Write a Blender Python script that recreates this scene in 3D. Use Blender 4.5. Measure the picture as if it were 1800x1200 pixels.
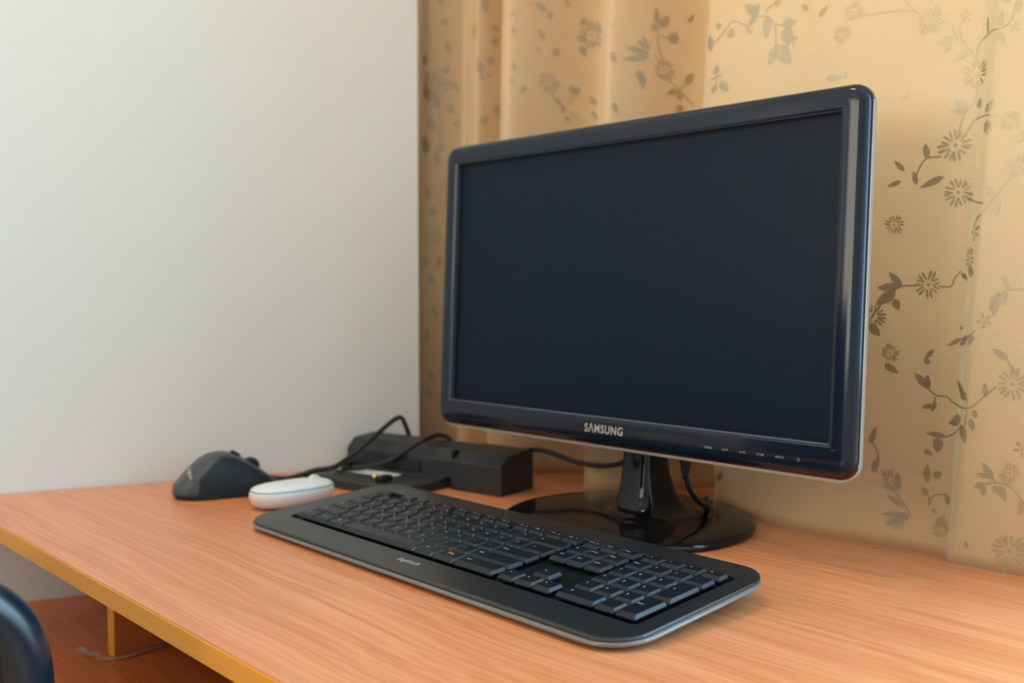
import bpy, bmesh, math, random, bisect
from mathutils import Matrix, Vector, Euler

# ---------------------------------------------------------------- scene, camera, light
for o in list(bpy.data.objects):
    bpy.data.objects.remove(o, do_unlink=True)
scene = bpy.context.scene
COL = scene.collection
Z0 = 0.74                                   # height of the desk top above the floor
rnd = random.Random(7)

cam_data = bpy.data.cameras.new('camera')
cam = bpy.data.objects.new('camera', cam_data)
COL.objects.link(cam)
cam.location = (0, 0, Z0 + 0.2357)
cam.rotation_euler = (math.pi / 2 - 0.05, 0, 0.8219)
cam_data.sensor_width = 36.0
cam_data.lens = 36.0 * 1764.0 / 1800.0
cam_data.clip_start = 0.02
cam_data.dof.use_dof = True
cam_data.dof.focus_distance = 0.79
cam_data.dof.aperture_fstop = 4.8
scene.camera = cam

vs = scene.view_settings
vs.view_transform = 'Standard'
vs.look = 'None'
vs.gamma = 1.0
vs.use_curve_mapping = False
vs.exposure = -0.14
scene.cycles.use_denoising = True
scene.cycles.max_bounces = 10

world = bpy.data.worlds.new('world')
scene.world = world
world.use_nodes = True
wbg = world.node_tree.nodes['Background']
wbg.inputs[0].default_value = (0.75, 0.85, 1.0, 1)
wbg.inputs[1].default_value = 0.2

def area_light(name, loc, target, sx, sy, power, color):
    d = bpy.data.lights.new(name, 'AREA')
    d.shape = 'RECTANGLE'; d.size = sx; d.size_y = sy
    d.energy = power; d.color = color
    o = bpy.data.objects.new(name, d); COL.objects.link(o)
    o.location = loc
    o.rotation_euler = (Vector(target) - Vector(loc)).to_track_quat('-Z', 'Y').to_euler()
    return o

# daylight entering by the wide window behind the curtain, bare beyond its end; the rear light is added fill
area_light('daylight_bare_window', (0.79, 1.20, 1.51), (0.79, 0.0, 1.51), 1.94, 1.44, 78, (0.43, 0.75, 1.0))
area_light('daylight_curtain_window', (-0.57, 1.20, 1.66), (-0.57, 0.0, 1.66), 0.76, 1.14, 11, (1.0, 0.97, 0.92))
area_light('rear_fill_light', (-1.15, -2.26, 1.60), (-1.15, 0.0, 1.60), 1.3, 1.3, 34, (1.0, 0.91, 0.75))  # added warm fill that brightens surfaces facing the room

# ---------------------------------------------------------------- helpers
def linear(r, g, b):
    f = lambda v: (v / 255 / 12.92) if v / 255 <= .04045 else ((v / 255 + .055) / 1.055) ** 2.4
    return (f(r), f(g), f(b), 1)

def obj(name, me, mat=None, parent=None, loc=None, rot=None, smooth=False):
    if isinstance(me, bmesh.types.BMesh):
        bm = me
        bmesh.ops.recalc_face_normals(bm, faces=bm.faces)
        me = bpy.data.meshes.new(name); bm.to_mesh(me); bm.free()
    if smooth:
        for p in me.polygons: p.use_smooth = True
    o = bpy.data.objects.new(name, me); COL.objects.link(o)
    if mat is not None and not me.materials: me.materials.append(mat)
    if parent is not None: o.parent = parent
    if loc is not None: o.location = loc
    if rot is not None: o.rotation_euler = rot
    return o

def thing(name, label, cat, loc=(0, 0, 0), rotz=0.0, group=None):
    o = bpy.data.objects.new(name, None); COL.objects.link(o)
    o.empty_display_size = .03
    o.location = loc; o.rotation_euler = (0, 0, rotz)
    o['label'] = label; o['category'] = cat
    if group: o['group'] = group
    return o

def tag(o, label, cat, group=None):
    o['label'] = label; o['category'] = cat
    if group: o['group'] = group
    return o

def structure(o, label=None):
    o['kind'] = 'structure'
    if label: o['label'] = label
    return o

def mesh(verts, faces, name='m'):
    me = bpy.data.meshes.new(name); me.from_pydata([tuple(v) for v in verts], [], faces); me.update()
    return me

def fix(me):
    bm = bmesh.new(); bm.from_mesh(me); bmesh.ops.recalc_face_normals(bm, faces=bm.faces); bm.to_mesh(me); bm.free()
    return me

def box_bm(x0, x1, y0, y1, z0, z1, bevel=0.0, seg=2):
    bm = bmesh.new()
    v = [bm.verts.new(p) for p in ((x0, y0, z0), (x1, y0, z0), (x1, y1, z0), (x0, y1, z0), (x0, y0, z1), (x1, y0, z1), (x1, y1, z1), (x0, y1, z1))]
    for f in ((0, 3, 2, 1), (4, 5, 6, 7), (0, 1, 5, 4), (1, 2, 6, 5), (2, 3, 7, 6), (3, 0, 4, 7)):
        bm.faces.new([v[i] for i in f])
    if bevel: bmesh.ops.bevel(bm, geom=bm.edges[:], offset=bevel, segments=seg, affect='EDGES', profile=.5)
    return bm

def prism(poly, z0, z1):
    n = len(poly)
    v = [(x, y, z0) for x, y in poly] + [(x, y, z1) for x, y in poly]
    f = [tuple(range(n))[::-1], tuple(range(n, 2 * n))] + [(i, (i + 1) % n, n + (i + 1) % n, n + i) for i in range(n)]
    return fix(mesh(v, f))

def rrect(x0, x1, y0, y1, r, n=6):
    """rounded rectangle, counter-clockwise, 4*(n+1) points"""
    pts = []
    for cx, cy, a0 in ((x1 - r, y0 + r, -90), (x1 - r, y1 - r, 0), (x0 + r, y1 - r, 90), (x0 + r, y0 + r, 180)):
        for k in range(n + 1):
            a = math.radians(a0 + 90 * k / n)
            pts.append((cx + r * math.cos(a), cy + r * math.sin(a)))
    return pts

def loft(rings, cap0=False, cap1=False, closed=True):
    n = len(rings[0]); v = []; f = []
    for r in rings: v += [tuple(p) for p in r]
    m = n if closed else n - 1
    for k in range(len(rings) - 1):
        for i in range(m):
            j = (i + 1) % n
            f.append((k * n + i, k * n + j, (k + 1) * n + j, (k + 1) * n + i))
    if cap0: f.append(tuple(range(n))[::-1])
    if cap1: f.append(tuple(range((len(rings) - 1) * n, len(rings) * n)))
    return fix(mesh(v, f))

def loop_loft(rings):
    """rings joined in a closed cycle (a ring-shaped solid)"""
    n = len(rings[0]); R = len(rings); v = []; f = []
    for r in rings: v += [tuple(p) for p in r]
    for k in range(R):
        for i in range(n):
            j = (i + 1) % n; l = (k + 1) % R
            f.append((k * n + i, k * n + j, l * n + j, l * n + i))
    return fix(mesh(v, f))

def lathe(profile, n=64, cx=0, cy=0, sx=1.0, sy=1.0):
    rings = [[(cx + r * sx * math.cos(2 * math.pi * i / n), cy + r * sy * math.sin(2 * math.pi * i / n), z) for i in range(n)] for r, z in profile]
    return loft(rings, True, True)

def spline(pts, per=8):
    """Catmull-Rom through the points"""
    P = [Vector(p) for p in pts]; P = [P[0] * 2 - P[1]] + P + [P[-1] * 2 - P[-2]]
    out = []
    for i in range(1, len(P) - 2):
        a, b, c, d = P[i - 1], P[i], P[i + 1], P[i + 2]
        for k in range(per):
            t = k / per
            out.append(.5 * ((2 * b) + (c - a) * t + (2 * a - 5 * b + 4 * c - d) * t * t + (3 * b - a - 3 * c + d) * t ** 3))
    out.append(P[-2]); return out

def tube(path, rad, n=10, caps=True, flat=1.0):
    P = [Vector(p) for p in path]; rings = []
    up = Vector((0, 0, 1)); prev = None
    for i, p in enumerate(P):
        t = (P[min(i + 1, len(P) - 1)] - P[max(i - 1, 0)]).normalized()
        if prev is None:
            u = t.cross(up)
            if u.length < .05: u = t.cross(Vector((1, 0, 0)))
        else:
            u = prev - t * prev.dot(t)
        u.normalize(); prev = u; w = u.cross(t)
        r = rad[i] if isinstance(rad, (list, tuple)) else rad
        rings.append([p + (u * math.cos(2 * math.pi * k / n) + w * flat * math.sin(2 * math.pi * k / n)) * r for k in range(n)])
    return loft(rings, caps, caps)

_text = {}
def text_mesh(s, size, bold=0.0, shear=0.0, sx=1.0, thick=0.00012, space=1.0):
    """lettering as a thin mesh, centred on its own middle, in the xy plane"""
    key = (s, size, bold, shear, sx, space)
    if key in _text: return _text[key]
    cu = bpy.data.curves.new('letters', 'FONT')
    cu.body = s; cu.size = size; cu.offset = bold; cu.shear = shear; cu.extrude = thick; cu.resolution_u = 3; cu.space_character = space
    ob = bpy.data.objects.new('letters', cu); COL.objects.link(ob)
    dg = bpy.context.evaluated_depsgraph_get()
    me = bpy.data.meshes.new_from_object(ob.evaluated_get(dg))
    bpy.data.objects.remove(ob, do_unlink=True); bpy.data.curves.remove(cu)
    me.materials.clear()
    if len(me.vertices):
        xs = [v.co.x for v in me.vertices]; ys = [v.co.y for v in me.vertices]
        cx, cy = (min(xs) + max(xs)) / 2, (min(ys) + max(ys)) / 2
        for v in me.vertices: v.co.x = (v.co.x - cx) * sx; v.co.y -= cy
    _text[key] = me
    return me

# ---------------------------------------------------------------- materials
def principled(name, color, rough=.5, metal=0.0, spec=.5, coat=0.0, trans=0.0, ior=1.45, sheen=0.0, noise=None, bump=None, coat_rough=.05):
    m = bpy.data.materials.new(name); m.use_nodes = True
    nt = m.node_tree; b = nt.nodes['Principled BSDF']
    col = color if len(color) == 4 else (*color, 1)
    b.inputs['Base Color'].default_value = col
    b.inputs['Roughness'].default_value = rough
    b.inputs['Metallic'].default_value = metal
    b.inputs['Specular IOR Level'].default_value = spec
    b.inputs['Coat Weight'].default_value = coat
    b.inputs['Coat Roughness'].default_value = coat_rough
    b.inputs['Transmission Weight'].default_value = trans
    b.inputs['IOR'].default_value = ior
    b.inputs['Sheen Weight'].default_value = sheen
    if noise or bump:
        tc = nt.nodes.new('ShaderNodeTexCoord')
    if noise:                                   # (scale, amount): mottled tone
        n = nt.nodes.new('ShaderNodeTexNoise'); n.inputs['Scale'].default_value = noise[0]; n.inputs['Detail'].default_value = 4
        nt.links.new(tc.outputs['Object'], n.inputs['Vector'])
        mx = nt.nodes.new('ShaderNodeMix'); mx.data_type = 'RGBA'
        a = noise[1]
        mx.inputs[6].default_value = (col[0] * (1 - a), col[1] * (1 - a), col[2] * (1 - a), 1)
        mx.inputs[7].default_value = (min(1, col[0] * (1 + a)), min(1, col[1] * (1 + a)), min(1, col[2] * (1 + a)), 1)
        nt.links.new(n.outputs['Fac'], mx.inputs[0]); nt.links.new(mx.outputs[2], b.inputs['Base Color'])
    if bump:                                    # (scale, strength, distance)
        n2 = nt.nodes.new('ShaderNodeTexNoise'); n2.inputs['Scale'].default_value = bump[0]; n2.inputs['Detail'].default_value = 3
        nt.links.new(tc.outputs['Object'], n2.inputs['Vector'])
        bp = nt.nodes.new('ShaderNodeBump'); bp.inputs['Strength'].default_value = bump[1]; bp.inputs['Distance'].default_value = bump[2]
        nt.links.new(n2.outputs['Fac'], bp.inputs['Height']); nt.links.new(bp.outputs['Normal'], b.inputs['Normal'])
    return m

def wood(name, dark, light, rough=.38, vertical=False):
    m = bpy.data.materials.new(name); m.use_nodes = True
    nt = m.node_tree; b = nt.nodes['Principled BSDF']; N = nt.nodes.new; L = nt.links.new
    tc = N('ShaderNodeTexCoord')
    warp = N('ShaderNodeTexNoise'); warp.inputs['Scale'].default_value = 2.2; warp.inputs['Detail'].default_value = 2
    mw = N('ShaderNodeMapping'); mw.inputs['Scale'].default_value = (1.0, 2.2, 2.2)
    L(tc.outputs['Object'], mw.inputs['Vector']); L(mw.outputs[0], warp.inputs['Vector'])
    add = N('ShaderNodeVectorMath'); add.operation = 'MULTIPLY_ADD'
    add.inputs[1].default_value = (0.0, .05, .05)
    L(warp.outputs['Color'], add.inputs[0]); L(tc.outputs['Object'], add.inputs[2])
    def streak(sx, sy, detail):
        mp = N('ShaderNodeMapping'); mp.inputs['Scale'].default_value = (sx, sy, sy)
        nz = N('ShaderNodeTexNoise'); nz.inputs['Scale'].default_value = 1.0; nz.inputs['Detail'].default_value = detail
        L(add.outputs[0], mp.inputs['Vector']); L(mp.outputs[0], nz.inputs['Vector'])
        return nz.outputs['Fac']
    a, c, e = streak(1.2, 34, 2), streak(2.2, 230, 2), streak(7, 560, 2)
    s1 = N('ShaderNodeMath'); s1.operation = 'MULTIPLY_ADD'; s1.inputs[1].default_value = .22
    s2 = N('ShaderNodeMath'); s2.operation = 'MULTIPLY_ADD'; s2.inputs[1].default_value = .52
    s3 = N('ShaderNodeMath'); s3.operation = 'MULTIPLY'; s3.inputs[1].default_value = .26
    L(e, s3.inputs[0]); L(c, s2.inputs[0]); L(s3.outputs[0], s2.inputs[2]); L(a, s1.inputs[0]); L(s2.outputs[0], s1.inputs[2])
    ramp = N('ShaderNodeValToRGB')
    ramp.color_ramp.elements[0].position = .38; ramp.color_ramp.elements[0].color = dark
    ramp.color_ramp.elements[1].position = .60; ramp.color_ramp.elements[1].color = light
    L(s1.outputs[0], ramp.inputs[0]); L(ramp.outputs[0], b.inputs['Base Color'])
    bp = N('ShaderNodeBump'); bp.inputs['Strength'].default_value = .12; bp.inputs['Distance'].default_value = .0004
    L(s1.outputs[0], bp.inputs['Height']); L(bp.outputs[0], b.inputs['Normal'])
    b.inputs['Roughness'].default_value = rough
    b.inputs['Specular IOR Level'].default_value = .5
    return m

M = {}
M['wall'] = principled('wall_paint', linear(224, 224, 220), .8, spec=.3, noise=(6, .012), bump=(260, .06, .0006))
M['ceiling'] = principled('ceiling_paint', linear(240, 240, 238), .9, spec=.2, bump=(200, .05, .0005))
M['floor'] = wood('floor_boards', linear(196, 144, 84), linear(216, 166, 102), .5)
M['desk'] = wood('beech_laminate', linear(206, 124, 80), linear(230, 153, 106), .30)
M['edge'] = wood('edge_band', linear(246, 160, 46), linear(252, 172, 58), .45)
M['shelf'] = wood('shelf_laminate', linear(206, 112, 60), linear(222, 130, 74), .33)
M['gloss_black'] = principled('piano_black', (.0045, .0045, .007), .07, spec=.35, bump=(30, .004, .0005))
M['satin_black'] = principled('satin_black', (.006, .012, .026), .13, spec=.45, bump=(900, .05, .0001))
M['screen'] = principled('lcd_panel', (.002, .0085, .021), .42, spec=.17, noise=(3, .06))
M['back_black'] = principled('rear_shell', (.012, .012, .014), .5, bump=(700, .1, .0001))
M['clear'] = principled('clear_acrylic', (.66, .60, .53), .12, trans=.45, ior=1.47, bump=(60, .01, .0003))
M['lip'] = principled('screen_lip', (.16, .17, .19), .22, metal=.6, noise=(80, .05))
M['burgundy'] = principled('burgundy_tint', (.07, .003, .012), .15, coat=.5, noise=(40, .1))
M['silver'] = principled('silver_print', linear(196, 190, 180), .35, metal=.35, noise=(300, .05))
M['grey_print'] = principled('grey_print', linear(150, 152, 155), .5, noise=(300, .05))
M['legend'] = principled('pale_legend', linear(150, 156, 162), .5, noise=(300, .05))
M['legend_orange'] = principled('orange_legend', linear(222, 150, 30), .5, noise=(300, .05))
M['kb_shell'] = principled('keyboard_shell', (.012, .0145, .018), .32, spec=.85, noise=(30, .06), bump=(1400, .06, .0001))
M['kb_well'] = principled('keyboard_well', (.006, .007, .009), .25, bump=(400, .04, .0001))
M['key'] = principled('key_plastic', (.004, .0088, .0155), .34, spec=.45, bump=(1800, .08, .0001))
M['clear_edge'] = principled('keyboard_clear_edge', (.48, .47, .47), .12, trans=.65, ior=1.47, spec=.6, bump=(120, .05, .0003))
M['rubber'] = principled('rubber', (.012, .012, .013), .7, bump=(500, .1, .0001))
M['cable'] = principled('cable_sheath', (.010, .011, .014), .42, bump=(600, .05, .0001))
M['mouse_grey'] = principled('mouse_shell', (.055, .062, .072), .42, spec=.5, bump=(1500, .06, .0001))
M['mouse_grip'] = principled('mouse_grip', (.007, .014, .021), .55, spec=.4, bump=(900, .12, .0001))
M['white_top'] = principled('white_shell', linear(226, 228, 232), .35, spec=.5, coat=.1, bump=(1500, .02, .0001))
M['white_body'] = principled('white_body', linear(230, 222, 214), .40, spec=.5, bump=(1500, .02, .0001))
M['dock'] = principled('dock_plastic', (.020, .022, .026), .46, spec=.5, noise=(25, .08), bump=(1200, .15, .0001))
M['dock_dark'] = principled('dock_dark', (.006, .007, .010), .5, bump=(900, .1, .0001))
M['gold'] = principled('brass_pin', (.80, .58, .28), .25, metal=.9, noise=(200, .06))
M['sticker'] = principled('label_paper', linear(206, 204, 198), .55, noise=(120, .04))
M['armrest'] = principled('armrest_plastic', (.006, .016, .030), .25, spec=.7, bump=(500, .05, .0001))
M['chair_fabric'] = principled('chair_fabric', (.02, .022, .026), .85, sheen=.3, noise=(200, .2), bump=(900, .4, .0004))
M['tape'] = principled('clear_tape', (.95, .86, .80), .15, trans=.82, ior=1.2, bump=(150, .3, .0006))
M['white_frame'] = principled('window_frame_paint', linear(236, 236, 234), .4, noise=(20, .02))
M['lamp_metal'] = principled('lamp_metal', linear(210, 208, 204), .3, metal=.8, noise=(60, .03))
lm = bpy.data.materials.new('lamp_glow'); lm.use_nodes = True
_b = lm.node_tree.nodes['Principled BSDF']
_b.inputs['Base Color'].default_value = (.9, .8, .6, 1)
_b.inputs['Emission Color'].default_value = (1.0, .74, .42, 1); _b.inputs['Emission Strength'].default_value = 48
M['lamp_glow'] = lm

def fabric(name, c0, c1, rough, metal=0.0, sheen=.25, spec=.3, through=None):
    """woven cloth: fine crossing threads in tone and relief"""
    m = bpy.data.materials.new(name); m.use_nodes = True
    nt = m.node_tree; b = nt.nodes['Principled BSDF']; N = nt.nodes.new; L = nt.links.new
    tc = N('ShaderNodeTexCoord')
    mp = N('ShaderNodeMapping'); mp.inputs['Scale'].default_value = (60, 60, 1500)
    nz = N('ShaderNodeTexNoise'); nz.inputs['Scale'].default_value = 1; nz.inputs['Detail'].default_value = 2
    L(tc.outputs['Object'], mp.inputs['Vector']); L(mp.outputs[0], nz.inputs['Vector'])
    n2 = N('ShaderNodeTexNoise'); n2.inputs['Scale'].default_value = 7; n2.inputs['Detail'].default_value = 3
    L(tc.outputs['Object'], n2.inputs['Vector'])
    ad = N('ShaderNodeMath'); ad.operation = 'MULTIPLY_ADD'; ad.inputs[1].default_value = .55
    ml = N('ShaderNodeMath'); ml.operation = 'MULTIPLY'; ml.inputs[1].default_value = .45
    L(n2.outputs['Fac'], ml.inputs[0]); L(nz.outputs['Fac'], ad.inputs[0]); L(ml.outputs[0], ad.inputs[2])
    rp = N('ShaderNodeValToRGB'); rp.color_ramp.elements[0].position = .3; rp.color_ramp.elements[1].position = .7
    rp.color_ramp.elements[0].color = c0; rp.color_ramp.elements[1].color = c1
    L(ad.outputs[0], rp.inputs[0]); L(rp.outputs[0], b.inputs['Base Color'])
    bp = N('ShaderNodeBump'); bp.inputs['Strength'].default_value = .25; bp.inputs['Distance'].default_value = .0003
    L(nz.outputs['Fac'], bp.inputs['Height']); L(bp.outputs[0], b.inputs['Normal'])
    b.inputs['Roughness'].default_value = rough; b.inputs['Metallic'].default_value = metal
    b.inputs['Sheen Weight'].default_value = sheen; b.inputs['Specular IOR Level'].default_value = spec
    if through:                                 # thin cloth: part of the light passes through it
        tb = N('ShaderNodeBsdfTranslucent'); tb.inputs['Color'].default_value = through[1]
        mx = N('ShaderNodeMixShader'); mx.inputs[0].default_value = through[0]
        L(b.outputs[0], mx.inputs[1]); L(tb.outputs[0], mx.inputs[2]); L(mx.outputs[0], nt.nodes['Material Output'].inputs['Surface'])
    return m
M['curtain'] = fabric('curtain_cloth', linear(204, 168, 124), linear(220, 188, 144), .40, sheen=.55, spec=.9, through=(.42, linear(222, 206, 178)))
M['pattern'] = fabric('curtain_pattern_thread', linear(172, 156, 128), linear(190, 174, 146), .34, metal=.30, sheen=.1, spec=.8, through=(.32, linear(214, 196, 164)))

# ---------------------------------------------------------------- room shell
WX, WY = -1.0939, .8421                                    # where the left wall ends at the curtain
wdx, wdy = .3103, .9506                                    # its direction, towards the curtain
far = 3.30
P1 = (WX - wdx * far, WY - wdy * far)
wl = obj('wall_left', prism([(WX, WY), P1, (P1[0] - .35, P1[1]), (-1.60, 1.25), (-1.22, 1.25), (-1.22, WY + .01)], 0, 2.5), M['wall'])
structure(wl, 'plain cream white painted wall beside the desk')
wb = obj('wall_back', box_bm(-1.60, 2.0, 1.25, 1.35, 0, 2.5), M['wall']); structure(wb, 'painted wall behind the flowered curtain')
ob = obj('added_parapet', box_bm(-1.215, -.205, 1.01, 1.249, 0, .96, .003, 1), M['wall'], wb)  # unseen, added to keep window light off the lower curtain
obj('added_parapet', box_bm(-.205, 1.895, 1.03, 1.249, 0, .735, .003, 1), M['wall'], wb)  # unseen, kept low so the keys reflect the bare window
structure(obj('wall_right', box_bm(1.90, 2.0, -2.40, 1.25, 0, 2.5), M['wall']), 'painted wall at the far end of the desk')
structure(obj('wall_rear', box_bm(P1[0] - .35, 2.0, -2.42, -2.30, 0, 2.5), M['wall']), 'painted wall opposite the curtain')
structure(obj('floor', box_bm(-2.6, 2.0, -2.42, 1.35, -.06, 0), M['floor']), 'brown wooden floor under the desk')
structure(obj('ceiling', box_bm(-2.6, 2.0, -2.42, 1.35, 2.5, 2.56), M['ceiling']), 'white ceiling above the desk')

def window(name, label, cx, cy, cz, w, h, axis):
    """frame with a cross of glazing bars, standing just in front of its area light"""
    root = bpy.data.objects.new(name, None); COL.objects.link(root); root.location = (cx, cy, cz)
    if axis == 'x': root.rotation_euler = (0, 0, math.pi / 2)
    structure(root, label)
    t = .05
    for nm, b in (('frame_rail', (-w / 2 - t, w / 2 + t, -.02, .02, h / 2, h / 2 + t)), ('frame_rail', (-w / 2 - t, w / 2 + t, -.02, .02, -h / 2 - t, -h / 2)),
                  ('frame_stile', (-w / 2 - t, -w / 2, -.02, .02, -h / 2, h / 2)), ('frame_stile', (w / 2, w / 2 + t, -.02, .02, -h / 2, h / 2)),
                  ('glazing_bar', (-.02, .02, -.012, .012, -h / 2, h / 2)), ('window_sill', (-w / 2 - .09, w / 2 + .09, -.035, .035, -h / 2 - t - .03, -h / 2 - t))):
        obj(nm, box_bm(*b, bevel=.003, seg=1), M['white_frame'], root)
window('rear_fill_frame', 'added white frame round the unseen fill light opposite the curtain', -1.15, -2.235, 1.60, 1.3, 1.3, 'y')  # unseen frame made up to go with the rear fill
window('window_2', 'wide white framed window partly covered by the flowered curtain', .40, 1.175, 1.51, 2.74, 1.46, 'y')
# ---------------------------------------------------------------- desk
def wall_x(y, gap=.0015):
    return WX - (WY - y) * wdx / wdy + gap
YF, YB, XR, TH = .3035, .985, .56, .0172
desk = thing('desk', 'orange beech laminate desk with a yellow edge band and an open shelf below', 'desk', (-.4, .6, 0))
def dk(name, me, m):
    o = obj(name, me, m, desk); o.location = (.4, -.6, 0)
    return o
top = dk('desktop', prism([(wall_x(YF), YF), (XR, YF), (XR, YB), (WX + .004, YB), (WX + .004, WY)], Z0 - TH, Z0), M['desk'])
bm = bmesh.new(); bm.from_mesh(top.data)
ed = [e for e in bm.edges if all(abs(v.co.y - YF) < 1e-5 and abs(v.co.z - Z0) < 1e-5 for v in e.verts)]
bmesh.ops.bevel(bm, geom=ed, offset=.0012, segments=3, affect='EDGES', profile=.5); bm.to_mesh(top.data); bm.free()
eb = dk('edge_band', box_bm(wall_x(YF), XR, YF - .0010, YF, Z0 - TH, Z0 - .0012, .0003, 1), M['edge']); eb['label'] = 'yellow ochre front edge band'
SZ = Z0 - .130
dk('shelf', prism([(wall_x(.262), .262), (XR - .02, .262), (XR - .02, .93), (-1.0, .93), (wall_x(.80), .80)], SZ - .017, SZ), M['shelf'])
dk('shelf_edge_band', box_bm(wall_x(.262), XR - .02, .261, .262, SZ - .017, SZ, .0003, 1), M['edge'])
dk('divider', box_bm(-1.0105, -.9945, .382, .925, SZ, Z0 - TH), M['shelf'])
dv = dk('divider_edge_band', box_bm(-1.0105, -.9945, .381, .382, SZ, Z0 - TH), M['edge']); dv['label'] = 'yellow front edge of the divider'
dk('divider', box_bm(-.24, -.224, .382, .925, SZ, Z0 - TH), M['shelf'])
dk('side_panel', box_bm(XR - .02, XR - .003, .32, .94, 0, Z0 - TH), M['desk'])
dk('side_panel', box_bm(-1.06, -1.043, .32, .94, 0, SZ - .017), M['desk'])
dk('back_panel', box_bm(-1.043, XR - .02, .93, .942, .25, Z0 - TH), M['desk'])

# ---------------------------------------------------------------- curtain
CURT = [(-1.20,.905),(-1.115,.872),(-1.072,.912),(-1.01,.874),(-.978,.915),(-.936,.856),(-.838,.945),(-.762,.856),(-.676,.945),(-.619,.856),(-.50,.862),(-.352,.875),(-.337,.860),(-.20,.866),(-.12,.90),(-.05,.86),(.03,.91),(.10,.86),(.19,.915),(.27,.86),(.36,.915),(.45,.862),(.55,.91)]
def curtain_y(x, z):
    """front surface of the curtain: x along the wall, z above the desk top"""
    k = min(1.0, max(0.0, (-.20 - x) / .10))
    xe = x - k * .055 * (z - .56)          # the deep folds lean a little
    xs = [p[0] for p in CURT]
    xe = min(max(xe, xs[0]), xs[-1] - 1e-6)
    i = bisect.bisect_right(xs, xe) - 1
    (xa, ya), (xb, yb) = CURT[i], CURT[i + 1]
    t = (xe - xa) / (xb - xa)
    y = ya + (yb - ya) * t * t * (3 - 2 * t)
    m = min(1.0, max(0.0, (.15 - z) / .13)); m = m * m * (3 - 2 * m)
    y += m * .058 * math.exp(-((x + .66) / .088) ** 2)          # pushed back by the monitor foot
    y += .0035 * math.sin(9 * z + 5 * x) * math.sin(3.1 * x + 4 * z)
    return y

def cpt(x, z, off=0.0):
    e = .0008
    y = curtain_y(x, z)
    n = Vector(((curtain_y(x + e, z) - curtain_y(x - e, z)) / (2 * e), -1, (curtain_y(x, z + e) - curtain_y(x, z - e)) / (2 * e))).normalized()
    return Vector((x, y, Z0 + z)) + n * off

zs = [.0004 + .012 * i for i in range(56)]
while zs[-1] < 1.60: zs.append(zs[-1] + .03)
xs = [-1.20 + .0035 * i for i in range(int(1.00 / .0035) + 1)]
cv = [(x, curtain_y(x, z), Z0 + z) for z in zs for x in xs]
nx = len(xs)
cf = [(j * nx + i, j * nx + i + 1, (j + 1) * nx + i + 1, (j + 1) * nx + i) for j in range(len(zs) - 1) for i in range(nx - 1)]
curtain = obj('curtain', mesh(cv, cf, 'curtain'), M['curtain'], smooth=True)
tag(curtain, 'golden beige curtain with a woven flower pattern hanging in deep folds behind the monitor', 'curtain')
so = curtain.modifiers.new('thickness', 'SOLIDIFY'); so.thickness = .0012; so.offset = -1.0

def decal(name, polys):
    """flat woven shapes laid on the cloth; polys in (x, z)"""
    v = []; f = []
    for p in polys:
        b = len(v); n = len(p)
        cx = sum(q[0] for q in p) / n; cz = sum(q[1] for q in p) / n
        v += [cpt(x, z, .0006) for x, z in p]; v.append(cpt(cx, cz, .0006))
        f += [(b + i, b + (i + 1) % n, b + n) for i in range(n)]
    return obj(name, mesh(v, f), M['pattern'], curtain, smooth=True)

def slope(x, z):
    return math.sqrt(1 + ((curtain_y(x + .003, z) - curtain_y(x - .003, z)) / .006) ** 2)

def drop(ax, az, bx, bz, w, kx=1.0, n=7, blunt=False):
    """pointed oval from a to b, w = width as a share of its length"""
    dx, dz = (bx - ax) * kx, bz - az
    px, pz = -dz, dx
    L_, R_ = [], []
    for i in range(n + 1):
        t = i / n; h = .5 * w * math.sin(math.pi * min(1, t ** .8)) ** .8 if 0 < i < n else .012
        if blunt: h = .5 * w * max(.30, (1 - abs(2 * t - 1) ** 3) ** .5) * (.55 + .45 * t)
        L_.append((ax + (bx - ax) * t + px * h / kx, az + dz * t + pz * h)); R_.append((ax + (bx - ax) * t - px * h / kx, az + dz * t - pz * h))
    return L_ + R_[::-1]

FLOWERS = [(-0.4031,0.4724,0.0119),(-0.3732,0.4704,0.0063),(-0.3632,0.42,0.013),(-0.327,0.4509,0.0051),(-0.3792,0.3616,0.0152),(-0.3296,0.3749,0.0084),(-0.3757,0.3208,0.0132),(-0.322,0.3373,0.0111),(-0.3613,0.2631,0.0116),(-0.3555,0.2853,0.0077),(-0.3996,0.2416,0.0121),(-0.3451,0.2114,0.0067),(-0.322,0.1594,0.014),(-0.3137,0.1061,0.0075),(-0.3231,0.0851,0.0094),(-0.3221,0.0202,0.0151),(-0.4302,0.0625,0.0104),(-0.4302,0.2954,0.0092),(-0.4326,0.1798,0.0083),(-0.4482,0.2132,0.0115),(-0.7208,0.4842,0.0128),(-0.8948,0.4966,0.0135),(-0.8591,0.5534,0.017),(-1.1082,0.5212,0.0205),(-1.0997,0.3807,0.0128),(-0.471,0.4918,0.0104),(-0.5338,0.4769,0.0071),(-1.1147,0.309,0.0128),(-0.3854,0.025,0.0081),(-0.4261,0.0262,0.0094),(-0.4815,0.473,0.0084)]
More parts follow.
